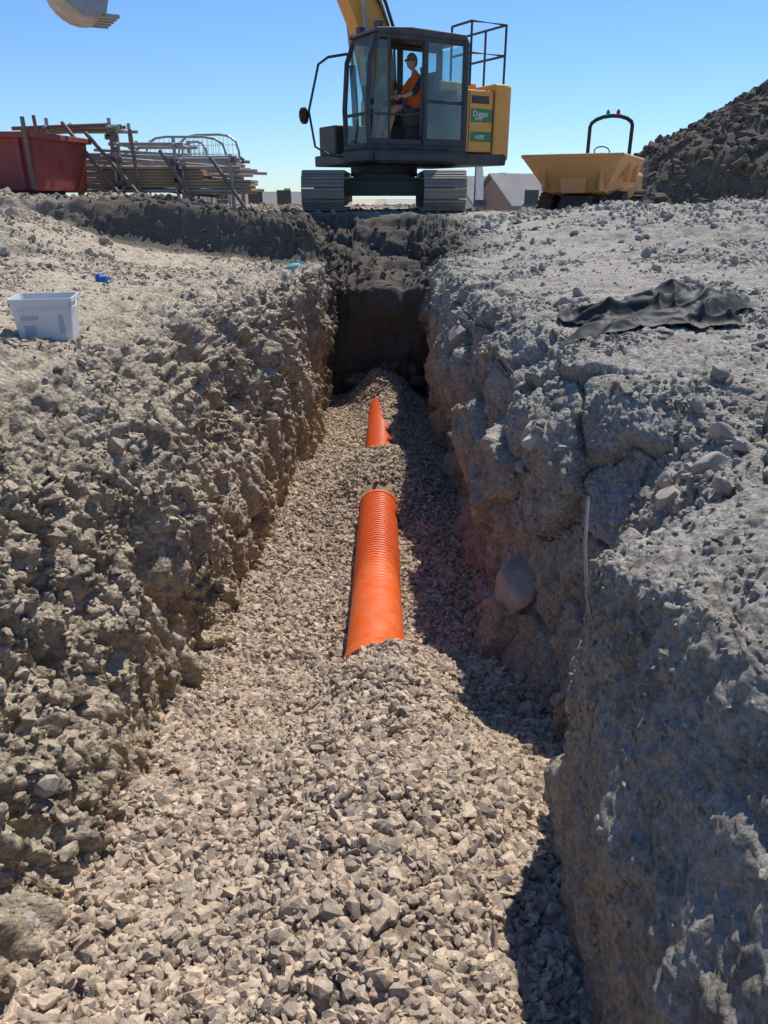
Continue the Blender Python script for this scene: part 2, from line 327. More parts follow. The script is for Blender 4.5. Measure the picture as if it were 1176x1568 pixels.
pit=np.clip(fbm(Q*np.array([1,1,.6]),4.2,2,77)-.42,0,1); d-=pit*.30*wm*left
rid=1-np.abs(fbm(Q*np.array([1,1,.3]),5,3,71)); d-= np.clip(rid-.82,0,1)*.42*wm*left
# vertical bucket-tooth scores on the cut faces
sc_=np.abs(fbm(Pm*np.array([1,1,.10]),7,2,75)); d-=np.clip(.30-sc_,0,.30)*wm*(.34*left+.12*right)*np.clip((Pm[:,1]-2.6)/1.5,.3,1)
sc2=fbm(Pm*np.array([1,1,.06]),16,1,79); d+=sc2*.010*wm*np.clip((Pm[:,1]-2.2)/1.5,.3,1)
mo=np.clip(fbm(Pm,.8,2,81),0,1)*.22*np.clip((np.abs(Pm[:,0])-1.9)/1.2,0,1)*np.clip((14-Pm[:,1])/2,0,1)*np.clip((Pm[:,1]-4.5)/2,0,1)
outm=np.clip((np.abs(Pm[:,0])-2.4)/1.2,0,1)*np.clip((Pm[:,1]-4)/3,0,1)
mo=mo+outm*((.5-worley(Q*4.5,85))*.12)
Vm=V[m]+N[m]*(d*am)[:,None]; Vm[:,2]+=mo; V[m]=Vm
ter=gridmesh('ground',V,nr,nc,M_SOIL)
TN=gnormals(V,nr,nc)
i=np.arange((nr-1)*(nc-1)); r_=i//(nc-1); c_=i%(nc-1)
sel=(rows[r_]<24)&(np.abs(V[r_*nc+c_,0])<16)
a_=(r_*nc+c_)[sel]; q_=np.stack([a_,a_+1,a_+nc+1,a_+nc],1)
BV=BVHTree.FromPolygons(V.tolist(),q_.tolist())
def snap(px,py,default=-.6):
    h=BV.ray_cast(Vector((px,py,5)),Vector((0,0,-1)))
    return h[0].z if h[0] else default
def wallx(py,pz,sgn=1,default=.6):
    h=BV.ray_cast(Vector((0,py,pz)),Vector((sgn,0,0)))
    return h[0].x if h[0] else default*sgn
# ---------------------------------------------------------------- scatter by geometry nodes
def scatter(name,P,scl3,mat,nvar=8,npts=13,seed=0,squash=.7,roundness=1.0):
    n=len(P); me=bpy.data.meshes.new(name); me.vertices.add(n); me.vertices.foreach_set('co',np.asarray(P,np.float32).ravel())
    at=me.attributes.new('scl','FLOAT_VECTOR','POINT'); at.data.foreach_set('vector',np.asarray(scl3,np.float32).ravel())
    R=rng.uniform(0,6.283,(n,3)); R[:,0]=rng.normal(0,.6,n); R[:,1]=rng.normal(0,.6,n)
    at=me.attributes.new('rot','FLOAT_VECTOR','POINT'); at.data.foreach_set('vector',R.astype(np.float32).ravel())
    me.materials.append(mat); me.update()
    o=bpy.data.objects.new(name,me); COL.objects.link(o)
    ng=bpy.data.node_groups.new(name+'_nodes','GeometryNodeTree')
    ng.interface.new_socket('Geometry',in_out='INPUT',socket_type='NodeSocketGeometry')
    ng.interface.new_socket('Geometry',in_out='OUTPUT',socket_type='NodeSocketGeometry')
    nd=ng.nodes; L=ng.links.new
    gi=nd.new('NodeGroupInput'); go=nd.new('NodeGroupOutput'); g2i=nd.new('GeometryNodeGeometryToInstance')
    for k in range(nvar):
        pt=nd.new('GeometryNodePoints'); pt.inputs['Count'].default_value=npts+k%5
        rv=nd.new('FunctionNodeRandomValue'); rv.data_type='FLOAT_VECTOR'; rv.inputs[0].default_value=(-1,-1,-1); rv.inputs[1].default_value=(1,1,1); rv.inputs['Seed'].default_value=seed*100+k
        nm=nd.new('ShaderNodeVectorMath'); nm.operation='NORMALIZE'; L(rv.outputs[0],nm.inputs[0])
        sc=nd.new('ShaderNodeVectorMath'); sc.operation='SCALE'; L(nm.outputs[0],sc.inputs[0]); sc.inputs['Scale'].default_value=roundness
        ad=nd.new('ShaderNodeVectorMath'); ad.operation='ADD'; L(sc.outputs[0],ad.inputs[0]); L(rv.outputs[0],ad.inputs[1])
        ml=nd.new('ShaderNodeVectorMath'); ml.operation='MULTIPLY'; L(ad.outputs[0],ml.inputs[0])
        q=.68/(1+roundness)
        ml.inputs[1].default_value=(q,q*random.uniform(.65,1),q*squash*random.uniform(.75,1.1))
        L(ml.outputs[0],pt.inputs['Position'])
        ch=nd.new('GeometryNodeConvexHull'); L(pt.outputs[0],ch.inputs[0])
        ss=nd.new('GeometryNodeSetShadeSmooth'); L(ch.outputs[0],ss.inputs[0]); ss.inputs['Shade Smooth'].default_value=False
        sm=nd.new('GeometryNodeSetMaterial'); L(ss.outputs[0],sm.inputs[0]); sm.inputs['Material'].default_value=mat
        L(sm.outputs[0],g2i.inputs[0])
    ip=nd.new('GeometryNodeInstanceOnPoints'); L(gi.outputs[0],ip.inputs['Points']); L(g2i.outputs[0],ip.inputs['Instance']); ip.inputs['Pick Instance'].default_value=True
    ri=nd.new('FunctionNodeRandomValue'); ri.data_type='INT'
    for s in ri.inputs:
        if s.enabled and s.name=='Min' and s.type=='INT': s.default_value=0
        if s.enabled and s.name=='Max' and s.type=='INT': s.default_value=nvar-1
    out=[s for s in ri.outputs if s.type=='INT'][0]; L(out,ip.inputs['Instance Index'])
    for nme,inp in (('rot','Rotation'),('scl','Scale')):
        na=nd.new('GeometryNodeInputNamedAttribute'); na.data_type='FLOAT_VECTOR'; na.inputs[0].default_value=nme
        L([s for s in na.outputs if s.enabled and s.type=='VECTOR'][0],ip.inputs[inp])
    L(ip.outputs[0],go.inputs[0])
    md=o.modifiers.new('scatter','NODES'); md.node_group=ng
    return o
# ---------------------------------------------------------------- gravel
def ptop(yy): return -2.07-.055*(yy-3.2)
PX=-.045
def gz(x,y):
    base=np.interp(y,[-6,0,1.1,2,2.6,3.1,3.6,5,7,9,10.3],[-1.87,-1.87,-1.90,-2.05,-2.19,-2.28,-2.35,-2.42,-2.52,-2.63,-2.68])
    crest=np.interp(y,[-6,0,1.1,2,2.7,3.10,3.32,3.5],[-1.72,-1.72,-1.73,-1.78,-1.90,-2.01,-2.2,-2.36])
    h=np.clip(crest-base,0,1); cxm=np.interp(y,[0,1,2,3.2],[-.03,-.03,.02,.05]); wd=np.interp(y,[0,1.5,3.2],[.50,.44,.28])
    z=base+h*np.exp(-((x-cxm)/wd)**2)
    def hp(x0,y0,sx,sy,top): return (top-base)*np.exp(-(np.abs(x-x0)/sx)**2.2-(np.abs(y-y0)/sy)**2.6)
    z=np.maximum(z,base+hp(-.0,6.3,.42,.85,ptop(6.3)+.10))
    z=np.maximum(z,base+hp(-.02,9.9,.42,.60,-2.20))
    z=z+.07*np.clip((-.45-x)/.4,0,1.2)
    return z
gx=np.linspace(-1.15,.95,150); gy=np.concatenate([np.arange(-3,.3,.06),np.arange(.3,10.2,.02)])
GX,GY=np.meshgrid(gx,gy); GV=np.stack([GX,GY,gz(GX,GY)],2).reshape(-1,3)
def gdisp(P):
    P3=P.copy(); P3[:,2]=0
    k=np.clip(1.3-np.clip((P[:,1]-6.8)/.3,0,1),.3,1)
    return (fbm(P3,2.2,3,101)*.04+fbm(P3,9,2,105)*.018)*k+fbm(P3,26,2,103)*.008
GV[:,2]+=gdisp(GV)
M_GB=soil_mat('gravel_fines',(.42,.325,.225),(.32,.265,.20),(.12,.098,.078))
gsurf=gridmesh('gravel_bed',GV,len(gy),len(gx),M_GB)
def gpoints(n,y0,y1):
    x=rng.uniform(-1.02,.82,n); y=rng.uniform(y0,y1,n); P=np.stack([x,y,gz(x,y)],1); P[:,2]+=gdisp(P); return P
P=np.concatenate([gpoints(45000,.35,3.3),gpoints(15000,3.3,4.8),gpoints(28000,4.8,10.1),gpoints(3500,-2,.35)])
P1=P.copy();P1[:,2]=0
sand=np.exp(-((P[:,0]-.03)/.13)**2-((P[:,1]-1.32)/.10)**2)+np.exp(-((P[:,0]-.06)/.10)**2-((P[:,1]-1.75)/.10)**2)*.8+np.clip(fbm(P1,2.2,3,111)-.55,0,1)
keep=rng.uniform(0,1,len(P))>sand*.8
onp=(np.abs(P[:,0]-PX)<.13)&(P[:,1]>3.12)&(P[:,2]<ptop(P[:,1])-.01)
P=P[keep&~onp]; n=len(P)
sz=rng.lognormal(math.log(.0225),.36,n); sz=np.clip(sz,.009,.052)
P[:,2]+=rng.uniform(-.006,.013,n)
s3=sz[:,None]*np.stack([rng.uniform(.95,1.4,n),rng.uniform(.75,1.05,n),rng.uniform(.7,1.1,n)],1)
scatter('gravel',P,s3,M_GRAV,nvar=16,npts=17,seed=1,squash=.8,roundness=2.5)
ngr=n
# ---------------------------------------------------------------- soil clods
yy=V[:,1]; xx=V[:,0]; nz=TN[:,2]
rowstep=np.gradient(rows).repeat(nc)
ok=(yy>.3)&(yy<22)&(np.abs(xx)<11)&(V[:,2]>-2.5)
colst=np.linalg.norm(np.gradient(V.reshape(nr,nc,3),axis=1),axis=2).ravel()
area=np.clip(np.abs(rowstep*colst),0,.02)
dens=np.where(yy<4.5,1000,np.where(yy<9,520,130))*(.30+1.0*(nz>.55))
dens=dens*np.clip(.5+1.6*fbm(V*np.array([1,1,1]),1.7,2,131),.06,2)
dens[(flat>.3)]*=.25
pick=ok&(rng.uniform(0,1,len(V))<dens*area)
CP=V[pick]; n=len(CP)
sz=rng.lognormal(math.log(.014),.6,n)*np.where(CP[:,1]>9.5,2.0,1); sz=np.clip(sz,.006,.10)
steep=TN[pick][:,2]<.5; sz=np.where(steep,np.minimum(sz,.03),sz)
sz=np.where((CP[:,1]<2.0)&(CP[:,0]>0),np.minimum(sz,.016),sz)
CP=CP+TN[pick]*(sz*.10)[:,None]
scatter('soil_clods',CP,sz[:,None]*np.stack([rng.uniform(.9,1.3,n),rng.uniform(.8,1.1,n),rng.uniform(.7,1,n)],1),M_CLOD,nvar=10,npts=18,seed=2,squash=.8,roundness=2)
cp=[];cs=[]
for k in range(210):
    sg=1 if k%3 else -1; py=random.uniform(1.2,7.5); pz=random.uniform(-2.1,-.95)
    if sg>0 and py<2.1: continue
    s=min(max(random.lognormvariate(math.log(.05),.5),.025),.17)
    if sg<0: s=min(s,.06)
    xw=wallx(py,pz,sg); cp.append((xw+sg*s*.18,py,pz)); cs.append(s)
cs=np.array(cs)
scatter('embedded_cobbles',np.array(cp),cs[:,None]*np.ones((1,3)),M_ROCK,nvar=8,npts=26,seed=9,squash=.85,roundness=3)
print('clods',n,'gravel',ngr)
# ---------------------------------------------------------------- rocks
def rock(name,loc,dim,mat,seed,rot=(0,0,0),npt=20):
    r=np.random.default_rng(seed)
    bm=bmesh.new(); pts=r.normal(size=(npt,3)); pts/=np.linalg.norm(pts,axis=1,keepdims=True); pts*=r.uniform(.85,1.05,(npt,1))
    for p in pts: bm.verts.new(p*np.array(dim)/2)
    bmesh.ops.convex_hull(bm,input=bm.verts[:])
    bmesh.ops.delete(bm,geom=[v for v in bm.verts if not v.link_faces],context='VERTS')
    bmesh.ops.bevel(bm,geom=bm.edges[:],offset=min(dim)*.05,segments=2,affect='EDGES',profile=.6)
    bmesh.ops.triangulate(bm,faces=bm.faces[:])
    bmesh.ops.subdivide_edges(bm,edges=[e for e in bm.edges if e.calc_length()>min(dim)*.12],cuts=2,use_grid_fill=True)
    P=np.array([v.co[:] for v in bm.verts]); dd=fbm(P+seed,4/min(dim)*.6,3,seed)*min(dim)*.04
    bm.normal_update()
    for v,q in zip(bm.verts,dd): v.co+=v.normal*float(q)
    me=bpy.data.meshes.new(name); bm.to_mesh(me); bm.free(); me.materials.append(mat)
    o=bpy.data.objects.new(name,me); COL.objects.link(o); o.location=loc; o.rotation_euler=rot
    return o
bx_=wallx(3.45,-1.90); rock('boulder',(bx_+.05,3.42,-1.88),(.38,.38,.46),M_DROCK,11,(.2,.1,.4),14)
bx_=wallx(1.86,-1.72); rock('rock',(bx_+.01,1.86,-1.74),(.10,.08,.2),M_ROCK,5,(.1,.15,.3))
bx_=wallx(2.0,-1.62); rock('rock',(bx_+.01,2.05,-1.60),(.09,.09,.08),M_ROCK,6,(.1,.15,.3))
bx_=wallx(4.3,-1.35); rock('rock',(bx_+.05,4.3,-1.35),(.22,.26,.22),M_DROCK,7,(.4,.15,.3),14)
bx_=wallx(2.9,-1.55); rock('rock',(bx_+.04,2.9,-1.55),(.2,.2,.16),M_DROCK,9,(.4,.5,.3),14)
bx_=wallx(1.15,-1.72,-1); rock('rock',(bx_-.08,1.15,-1.78),(.26,.26,.24),M_ROCK,8,(.3,.2,.5),14)
rr_=[(1.02,2.42,.13),(1.18,2.42,.09),(1.22,2.62,.15),(1.42,2.55,.14),(1.55,2.85,.17),(1.12,2.75,.10),(1.38,2.32,.09),(1.32,2.8,.11),(1.7,2.6,.12),(1.45,3.2,.10),(1.05,2.6,.06),(1.35,2.45,.06),(1.55,2.5,.07),(1.25,2.3,.06),(1.1,2.3,.07),(1.62,2.4,.09),(1.48,2.7,.06),(1.9,2.9,.12),(1.3,3.0,.08),(1.75,3.3,.13),(1.9,5.2,.13),(2.3,4.9,.1),(-1.9,6.9,.09),(-2.6,7.4,.14),(-3.2,6.6,.13),(-3.6,7.8,.18),(-2.9,8.2,.12),(1.5,7.4,.1),(2.6,7.8,.14),(3.5,6.6,.13),(2.0,3.8,.1)]
for k,(px,py,s) in enumerate(rr_):
    rock('rock',(px,py,snap(px,py)+s*.24),(s*1.15,s,s*.8),M_ROCK,20+k,(k*.7,k*.4,k*1.3))
for k in range(16):
    s=random.uniform(.1,.24)
    rock('rock',(random.uniform(-.5,.5),9.9+.1*random.random(),-2.5+random.random()*.4),(s*1.2,s,s*.8),M_HEAP,60+k,(k,k*.4,k*1.3))
# ---------------------------------------------------------------- pipe
def pipe(name,y0,y1,bell0=False,bell1=False):
    n=64; v=[];f=[]; pitch=.042; prof=[]
    yb=y0
    if bell0:
        for dt,r in ((0,.174),(.025,.176),(.03,.168),(.10,.166),(.12,.153),(.13,.149)): prof.append((y0+dt,r))
        yb=y0+.13
    k=0
    while yb+(k+1)*pitch<y1-(.05 if bell1 else 0):
        for a,r in ((.10,.1335),(.38,.1335),(.48,.148),(.56,.150),(.90,.150),(1.0,.147)):
            prof.append((yb+(k+a)*pitch,r))
        k+=1
    if bell1:
        e=yb+k*pitch
        prof+= [(e+.004,.158),(e+.04,.160),(e+.05,.150)]
    prof=prof+[(prof[-1][0]+.001,.128),(prof[0][0]-.001,.128 if not bell0 else .160),prof[0]]
    for t,r in prof:
        zc=ptop(t)-.15
        for k in range(n):
            a=2*math.pi*k/n; v.append((PX+r*math.cos(a),t,zc+r*math.sin(a)))
    for i in range(len(prof)-1):
        for k in range(n): f.append((i*n+k,(i+1)*n+k,(i+1)*n+(k+1)%n,i*n+(k+1)%n))
    o=mk(name,v,f,M_PIPE,smooth=True)
    o.data.set_sharp_from_angle(angle=math.radians(40))
    return o
pipe('drainage_pipe',3.1,5.62,True,True)
pipe('drainage_pipe',6.7,9.55,False,False)
# ---------------------------------------------------------------- excavator
EX=empty('excavator',(0,15.3,-.3))
def track(name,x0,x1):
    V=[];F=[]; L=1.5;R=.31;zc=.32
    per=4*L+2*math.pi*R; n=44
    def pt(s,r):
        s%=per
        if s<2*L: return (-L+s, zc-r)
        s-=2*L
        if s<math.pi*R: a=s/R-math.pi/2; return (L+r*math.cos(a),zc+r*math.sin(a))
        s-=math.pi*R
        if s<2*L: return (L-s,zc+r)
        s-=2*L; a=math.pi/2+s/R; return (-L+r*math.cos(a),zc+r*math.sin(a))
    for k in range(n):
        st=per/n
        for (a,b,r0,r1) in ((.03,.94,R-.04,R-.005),(.05,.22,R-.005,R+.028),(.42,.52,R-.005,R+.014),(.78,.88,R-.005,R+.014)):
            o=len(V); c=[]
            for s in ((k+a)*st,(k+b)*st):
                for r in (r0,r1): c.append(pt(s,r))
            for xx in (x0,x1):
                V+= [(xx,c[0][0],c[0][1]),(xx,c[1][0],c[1][1]),(xx,c[3][0],c[3][1]),(xx,c[2][0],c[2][1])]
            F+=[tuple(o+i for i in q) for q in [(0,1,2,3),(7,6,5,4),(0,4,5,1),(1,5,6,2),(2,6,7,3),(3,7,4,0)]]
    recalc(mk(name,V,F,M_TRK,EX))
    xm=(x0+x1)/2
    prism(name+'_frame',[(-1.5,.12),(1.5,.12),(1.62,.3),(1.5,.5),(-1.5,.5),(-1.62,.3)],xm-.16,xm+.16,M_DARK,EX,axis='x')
    for yy in (-1.5,1.5):
        tube(name+'_wheel',[(xm-.13,yy,.32),(xm+.13,yy,.32)],.27,M_DARK,EX,20)
    for i in range(6):
        tube(name+'_roller',[(xm-.18,-1.1+i*.44,.13),(xm+.18,-1.1+i*.44,.13)],.09,M_DARK,EX,12)
track('track_left',-1.38,-.67); track('track_right',.67,1.38)
prism('car_body',[(-.75,.28),(.75,.28),(.75,.5),(.35,.62),(-.35,.62),(-.75,.5)],-.75,.75,M_DARK,EX,axis='y')
box('cross_member_front',(-.75,-1.0,.25),(.75,-.65,.5),M_DARK,EX)
tube('slew_ring',[(0,0,.58),(0,0,.78)],.62,M_DARK,EX,32)
UP=empty('upper_structure',(0,0,0),math.radians(210),EX)
box('deck',(-1.85,-1.22,.76),(.85,1.28,.95),M_DARK,UP,.03)
box('cab_step',(-.7,1.28,.8),(.95,1.34,.93),M_DARK,UP,.01)
box('deck_front_left',(.85,.35,.78),(1.05,1.3,.97),M_DARK,UP,.03)
box('engine_housing',(-1.45,-1.2,.96),(-.15,.32,1.95),M_YEL,UP,.05)
box('engine_side_door',(-1.52,.3,.97),(-.95,1.25,1.95),M_YEL,UP,.03)
cw=[]
for a in np.linspace(90,270,25):
    s_=math.sin(math.radians(a)); c_2=math.cos(math.radians(a))
    cw.append((-1.54-.60*abs(c_2)**.6,1.27*math.copysign(abs(s_)**.45,s_)))
vv=[(p[0],p[1],z) for z in (.84,2.07) for p in cw]; nn=len(cw)
ff=[tuple(range(nn)),tuple(range(2*nn-1,nn-1,-1))]+[(i,(i+1)%nn,(i+1)%nn+nn,i+nn) for i in range(nn)]
o=mk('counterweight',vv,ff,M_YEL,UP,bevel=.05,seg=3); recalc(o)
box('bonnet',(-1.4,-1.0,1.95),(-.6,.9,2.1),M_YEL,UP,.04)
box('exhaust_cowl',(-1.2,-.5,2.1),(-.9,-.2,2.3),M_DARK,UP,.02)
box('decal_upper',(-1.50,1.2515,1.45),(-1.04,1.256,1.66),M_GREEN,UP,0)
box('decal_lower',(-1.50,1.2515,1.14),(-1.04,1.256,1.30),M_GREEN,UP,0)
box('grille',(-1.42,1.2515,1.74),(-1.04,1.256,1.86),M_DARK,UP,0)
tubes('door_latch_and_seams',[([(-1.0,1.255,1.0),(-1.0,1.255,1.92)],.006),([(-1.52,1.262,1.0),(-1.52,1.262,1.95)],.008)],M_DARK,UP,6)
def text(name,s,size,loc):
    c=bpy.data.curves.new(name,'FONT'); c.body=s; c.size=size; c.extrude=.002; c.materials.append(M_WHITE)
    o=bpy.data.objects.new(name,c); COL.objects.link(o); o.parent=UP; o.location=loc
    o.rotation_euler=(math.radians(90),0,math.radians(180)); return o
text('decal_text','Digger',.13,(-1.07,1.259,1.54)); text('decal_text_hire','hire',.09,(-1.12,1.259,1.475)); text('decal_text_small','HIRE',.10,(-1.14,1.259,1.18))
hr=[]
z0,z1=2.05,3.02
for (u,w_) in ((-1.2,.95),(-1.95,.95),(-1.95,.35),(-1.95,-.25),(-1.2,.35)):
    hr.append(([(u,w_,z0),(u,w_,z1)],.021))
for z in (2.55,3.02):
    hr.append(([(-1.2,.35,z),(-1.2,.95,z),(-1.95,.95,z),(-1.95,-.25,z)],.021))
tubes('handrail',hr,M_DARK,UP)
cu0,cu1,cw0,cw1,cz0,cz1=-.95,1.02,.38,1.27,.96,2.68
for w_ in (cw0+.04,cw1-.04):
    s='left' if w_>1 else 'right'
    tube('front_pillar_'+s,[(cu1-.03,w_,cz0),(cu1+.0,w_,1.6),(cu1-.06,w_,2.3),(cu1-.2,w_,cz1-.06)],.045,M_DARK,UP,8)
    tube('door_pillar_'+s,[(.0-.08,w_,cz0),(.0-.08,w_,cz1-.05)],.055,M_DARK,UP,8)
    tube('rear_pillar_'+s,[(cu0+.05,w_,cz0),(cu0+.05,w_,cz1-.05)],.06,M_DARK,UP,8)
    tube('roof_rail_'+s,[(cu0+.05,w_,cz1-.06),(cu1-.2,w_,cz1-.06)],.05,M_DARK,UP,8)
    tube('sill_'+s,[(cu0+.05,w_,cz0+.05),(cu1-.03,w_,cz0+.05)],.06,M_DARK,UP,8)
tube('windscreen_cross_bar',[(cu1,cw0+.04,1.5),(cu1,cw1-.04,1.5)],.025,M_DARK,UP,8)
tube('windscreen_top_bar',[(cu1-.19,cw0+.04,cz1-.07),(cu1-.19,cw1-.04,cz1-.07)],.045,M_DARK,UP,8)
tube('windscreen_bottom_bar',[(cu1-.02,cw0+.04,cz0+.05),(cu1-.02,cw1-.04,cz0+.05)],.06,M_DARK,UP,8)
prism('cab_roof',[(cu0,2.64),(cu1-.1,2.64),(cu1-.16,2.71),(.2,2.76),(cu0+.08,2.74)],cw0,cw1,M_DARK,UP,bevel=.02)
box('roof_hatch',(-.5,cw0+.2,2.75),(.1,cw1-.2,2.79),M_DARK,UP,.01)
boxes('work_lights',[((.70,.45,2.73),(.80,.6,2.82)),((.70,1.05,2.73),(.80,1.2,2.82))],M_DARK,UP,.01)
box('cab_floor',(cu0,cw0,.93),(cu1,cw1,1.02),M_DARK,UP,.01)
box('door_lower_panel',(-.02,cw1-.055,1.0),(.95,cw1-.02,1.14),M_DARK,UP,.01)
prism('rear_side_panel',[(cu0+.06,.98),(-.1,.98),(-.1,1.16),(cu0+.06,1.16)],cw1-.06,cw1-.02,M_DARK,UP)
tube('rear_window_mid_bar',[(cu0+.05,cw1-.04,1.72),(-.08,cw1-.04,1.72)],.03,M_DARK,UP,8)
tube('door_mid_bar',[(-.02,cw1-.03,1.55),(.3,cw1-.03,1.5),(cu1-.05,cw1-.03,1.5)],.018,M_DARK,UP,8)
box('rear_wall_lower',(cu0+.0,cw0,1.0),(cu0+.05,cw1-.1,1.5),M_DARK,UP)
def quad(name,p): return mk(name,p,[(0,1,2,3)],M_GLASS,UP)
quad('windscreen_glass',[(cu1-.01,cw0+.08,1.05),(cu1-.01,cw1-.08,1.05),(cu1-.02,cw1-.08,1.9),(cu1-.02,cw0+.08,1.9)])
quad('windscreen_glass_upper',[(cu1-.02,cw0+.08,1.9),(cu1-.02,cw1-.08,1.9),(cu1-.17,cw1-.08,2.6),(cu1-.17,cw0+.08,2.6)])
quad('rear_side_glass',[(cu0+.1,cw1-.03,1.13),(-.12,cw1-.03,1.13),(-.12,cw1-.03,2.6),(cu0+.1,cw1-.03,2.6)])
quad('right_side_glass',[(cu0+.1,cw0+.03,1.3),(cu1-.12,cw0+.03,1.3),(cu1-.2,cw0+.03,2.6),(cu0+.1,cw0+.03,2.6)])
quad('rear_glass',[(cu0+.03,cw0+.08,1.5),(cu0+.03,cw1-.1,1.5),(cu0+.03,cw1-.1,2.6),(cu0+.03,cw0+.08,2.6)])
quad('door_front_glass',[(.62,cw1-.03,1.13),(cu1-.06,cw1-.03,1.13),(cu1-.2,cw1-.03,2.55),(.62,cw1-.03,2.55)])
tube('door_glass_divider',[(.62,cw1-.03,1.0),(.62,cw1-.03,2.6)],.022,M_DARK,UP,8)
tube('door_grab_rail',[(.05,cw1+.03,1.2),(.05,cw1+.05,1.3),(.05,cw1+.05,2.1),(.05,cw1+.03,2.2)],.015,M_DARK,UP,8)
box('seat_base',(-.35,.62,1.02),(.2,1.08,1.4),M_SEAT,UP,.04)
box('seat_cushion',(-.38,.58,1.4),(.22,1.1,1.52),M_SEAT,UP,.05)
prism('seat_back',[(-.42,1.48),(-.28,1.48),(-.36,2.2),(-.5,2.2)],.6,1.08,M_SEAT,UP,bevel=.05)
box('console_left',(-.2,1.08,1.35),(.3,1.18,1.62),M_SEAT,UP,.03)
box('console_right',(-.2,.45,1.35),(.3,.57,1.62),M_SEAT,UP,.03)
box('monitor',(.62,.42,1.75),(.68,.58,1.98),M_SEAT,UP,.01)
tubes('levers',[([(.25,1.13,1.6),(.30,1.12,1.76)],.018),([(.25,.52,1.6),(.30,.53,1.76)],.018),([(.72,.75,1.02),(.62,.75,1.45)],.012),([(.72,.9,1.02),(.62,.9,1.45)],.012)],M_SEAT,UP)
tube('mirror_rail',[(1.0,.5,2.42),(1.2,.2,2.40),(1.33,.08,2.3),(1.50,.0,1.6),(1.40,.0,1.05),(1.2,.2,.90),(1.0,.4,.88)],.022,M_DARK,UP,8)
tube('round_mirror',[(1.63,.02,1.52),(1.60,.06,1.52)],.13,M_MIR,UP,20)
box('right_tool_box',(.0,-1.2,.95),(.75,-.5,1.45),M_DARK,UP,.03)
def loftbeam(name,pts,hs,w0,w1,mat):
    up=[];lo=[]
    for i,(u,z) in enumerate(pts):
        a=pts[max(i-1,0)];b=pts[min(i+1,len(pts)-1)]; d=Vector((b[0]-a[0],b[1]-a[1])).normalized(); nrm=Vector((-d.y,d.x))
        up.append((u+nrm.x*hs[i],z+nrm.y*hs[i])); lo.append((u-nrm.x*hs[i],z-nrm.y*hs[i]))
    return prism(name,up+lo[::-1],w0,w1,mat,UP,bevel=.015)
loftbeam('boom',[(.0,1.2),(.05,2.0),(.22,2.9),(.62,3.7),(1.2,4.45),(2.1,5.0),(3.1,5.35)],[.18,.26,.30,.32,.30,.24,.16],-.28,.1,M_YEL)
for w_ in (-.4,.2):
    tube('boom_ram',[(.35,w_,1.1),(.42,w_,2.4)],.06,M_DARK,UP,14); tube('boom_ram_rod',[(.42,w_,2.4),(.55,w_,3.5)],.035,M_STEEL,UP,12)
tube('hose',[(-.25,.12,2.0),(-.22,.14,2.7),(.05,.14,3.3),(.6,.14,4.1)],.03,M_BLK,UP,8)
tube('hose',[(-.18,.12,2.0),(-.12,.14,2.7),(.13,.15,3.2),(.7,.14,4.0)],.02,M_BLK,UP,8)
loftbeam('dipper_arm',[(2.95,5.75),(3.35,5.35),(4.1,4.5),(4.65,3.7)],[.12,.2,.17,.12],-.22,.04,M_YEL)
tube('arm_ram',[(1.8,-.09,5.3),(2.95,-.09,5.8)],.07,M_DARK,UP,12)
tube('bucket_ram',[(3.65,-.09,5.2),(4.45,-.09,4.3)],.055,M_DARK,UP,12)
tube('bucket_link',[(4.45,-.09,4.3),(4.9,-.09,3.8)],.05,M_DARK,UP,12)
bu,bz=4.97,3.08
prof=[(bu+.50*math.cos(math.radians(a)),bz+.48*math.sin(math.radians(a))) for a in np.linspace(-110,140,20)]
inn=[(bu+(p[0]-bu)*.93,bz+(p[1]-bz)*.93) for p in prof[::-1]]
prism('bucket_shell',prof+inn,-.52,.36,M_STEEL,UP,bevel=.006)
for w_ in (-.54,.36):
    prism('bucket_cheek',prof,w_,w_+.02,M_STEEL,UP,bevel=.004)
boxes('bucket_teeth',[((bu-.36,-.5+k*.2,bz-.47),(bu-.10,-.42+k*.2,bz-.42)) for k in range(5)],M_STEEL,UP,.01)
# ---------------------------------------------------------------- operator
def skin_obj(name,verts,edges,rad,mat,parent,sub=2):
    me=bpy.data.meshes.new(name); me.from_pydata(verts,edges,[]); me.update()
    o=bpy.data.objects.new(name,me); COL.objects.link(o); o.parent=parent
    o.modifiers.new('skin','SKIN')
    for i,r in enumerate(rad): me.skin_vertices[0].data[i].radius=(r,r) if not isinstance(r,tuple) else r
    me.skin_vertices[0].data[0].use_root=True
    s=o.modifiers.new('sub','SUBSURF'); s.levels=sub; s.render_levels=sub
    dg=bpy.context.evaluated_depsgraph_get(); dg.update()
    m2=bpy.data.meshes.new_from_object(o.evaluated_get(dg)); o.modifiers.clear(); o.data=m2; m2.name=name
    m2.materials.clear(); m2.materials.append(mat); m2.polygons.foreach_set('use_smooth',[True]*len(m2.polygons))
    return o
OP=empty('excavator_operator',(0,15.3,-.3),math.radians(210))
c=.84
bv=[(-.12,c,1.62),(-.14,c,1.78),(-.15,c,1.95),(-.15,c,2.08),(-.12,c,2.17),(-.10,c,2.24),
 (-.15,c+.17,2.06),(.03,c+.24,1.86),(.24,c+.25,1.79),(.30,c+.255,1.79),
 (-.15,c-.17,2.06),(.03,c-.24,1.86),(.24,c-.28,1.79),(.30,c-.285,1.79),
 (-.05,c+.11,1.60),(.38,c+.15,1.62),(.50,c+.14,1.22),(.50,c+.14,1.09),(.66,c+.14,1.06),
 (-.05,c-.11,1.60),(.38,c-.15,1.62),(.50,c-.14,1.22),(.50,c-.14,1.09),(.66,c-.14,1.06)]
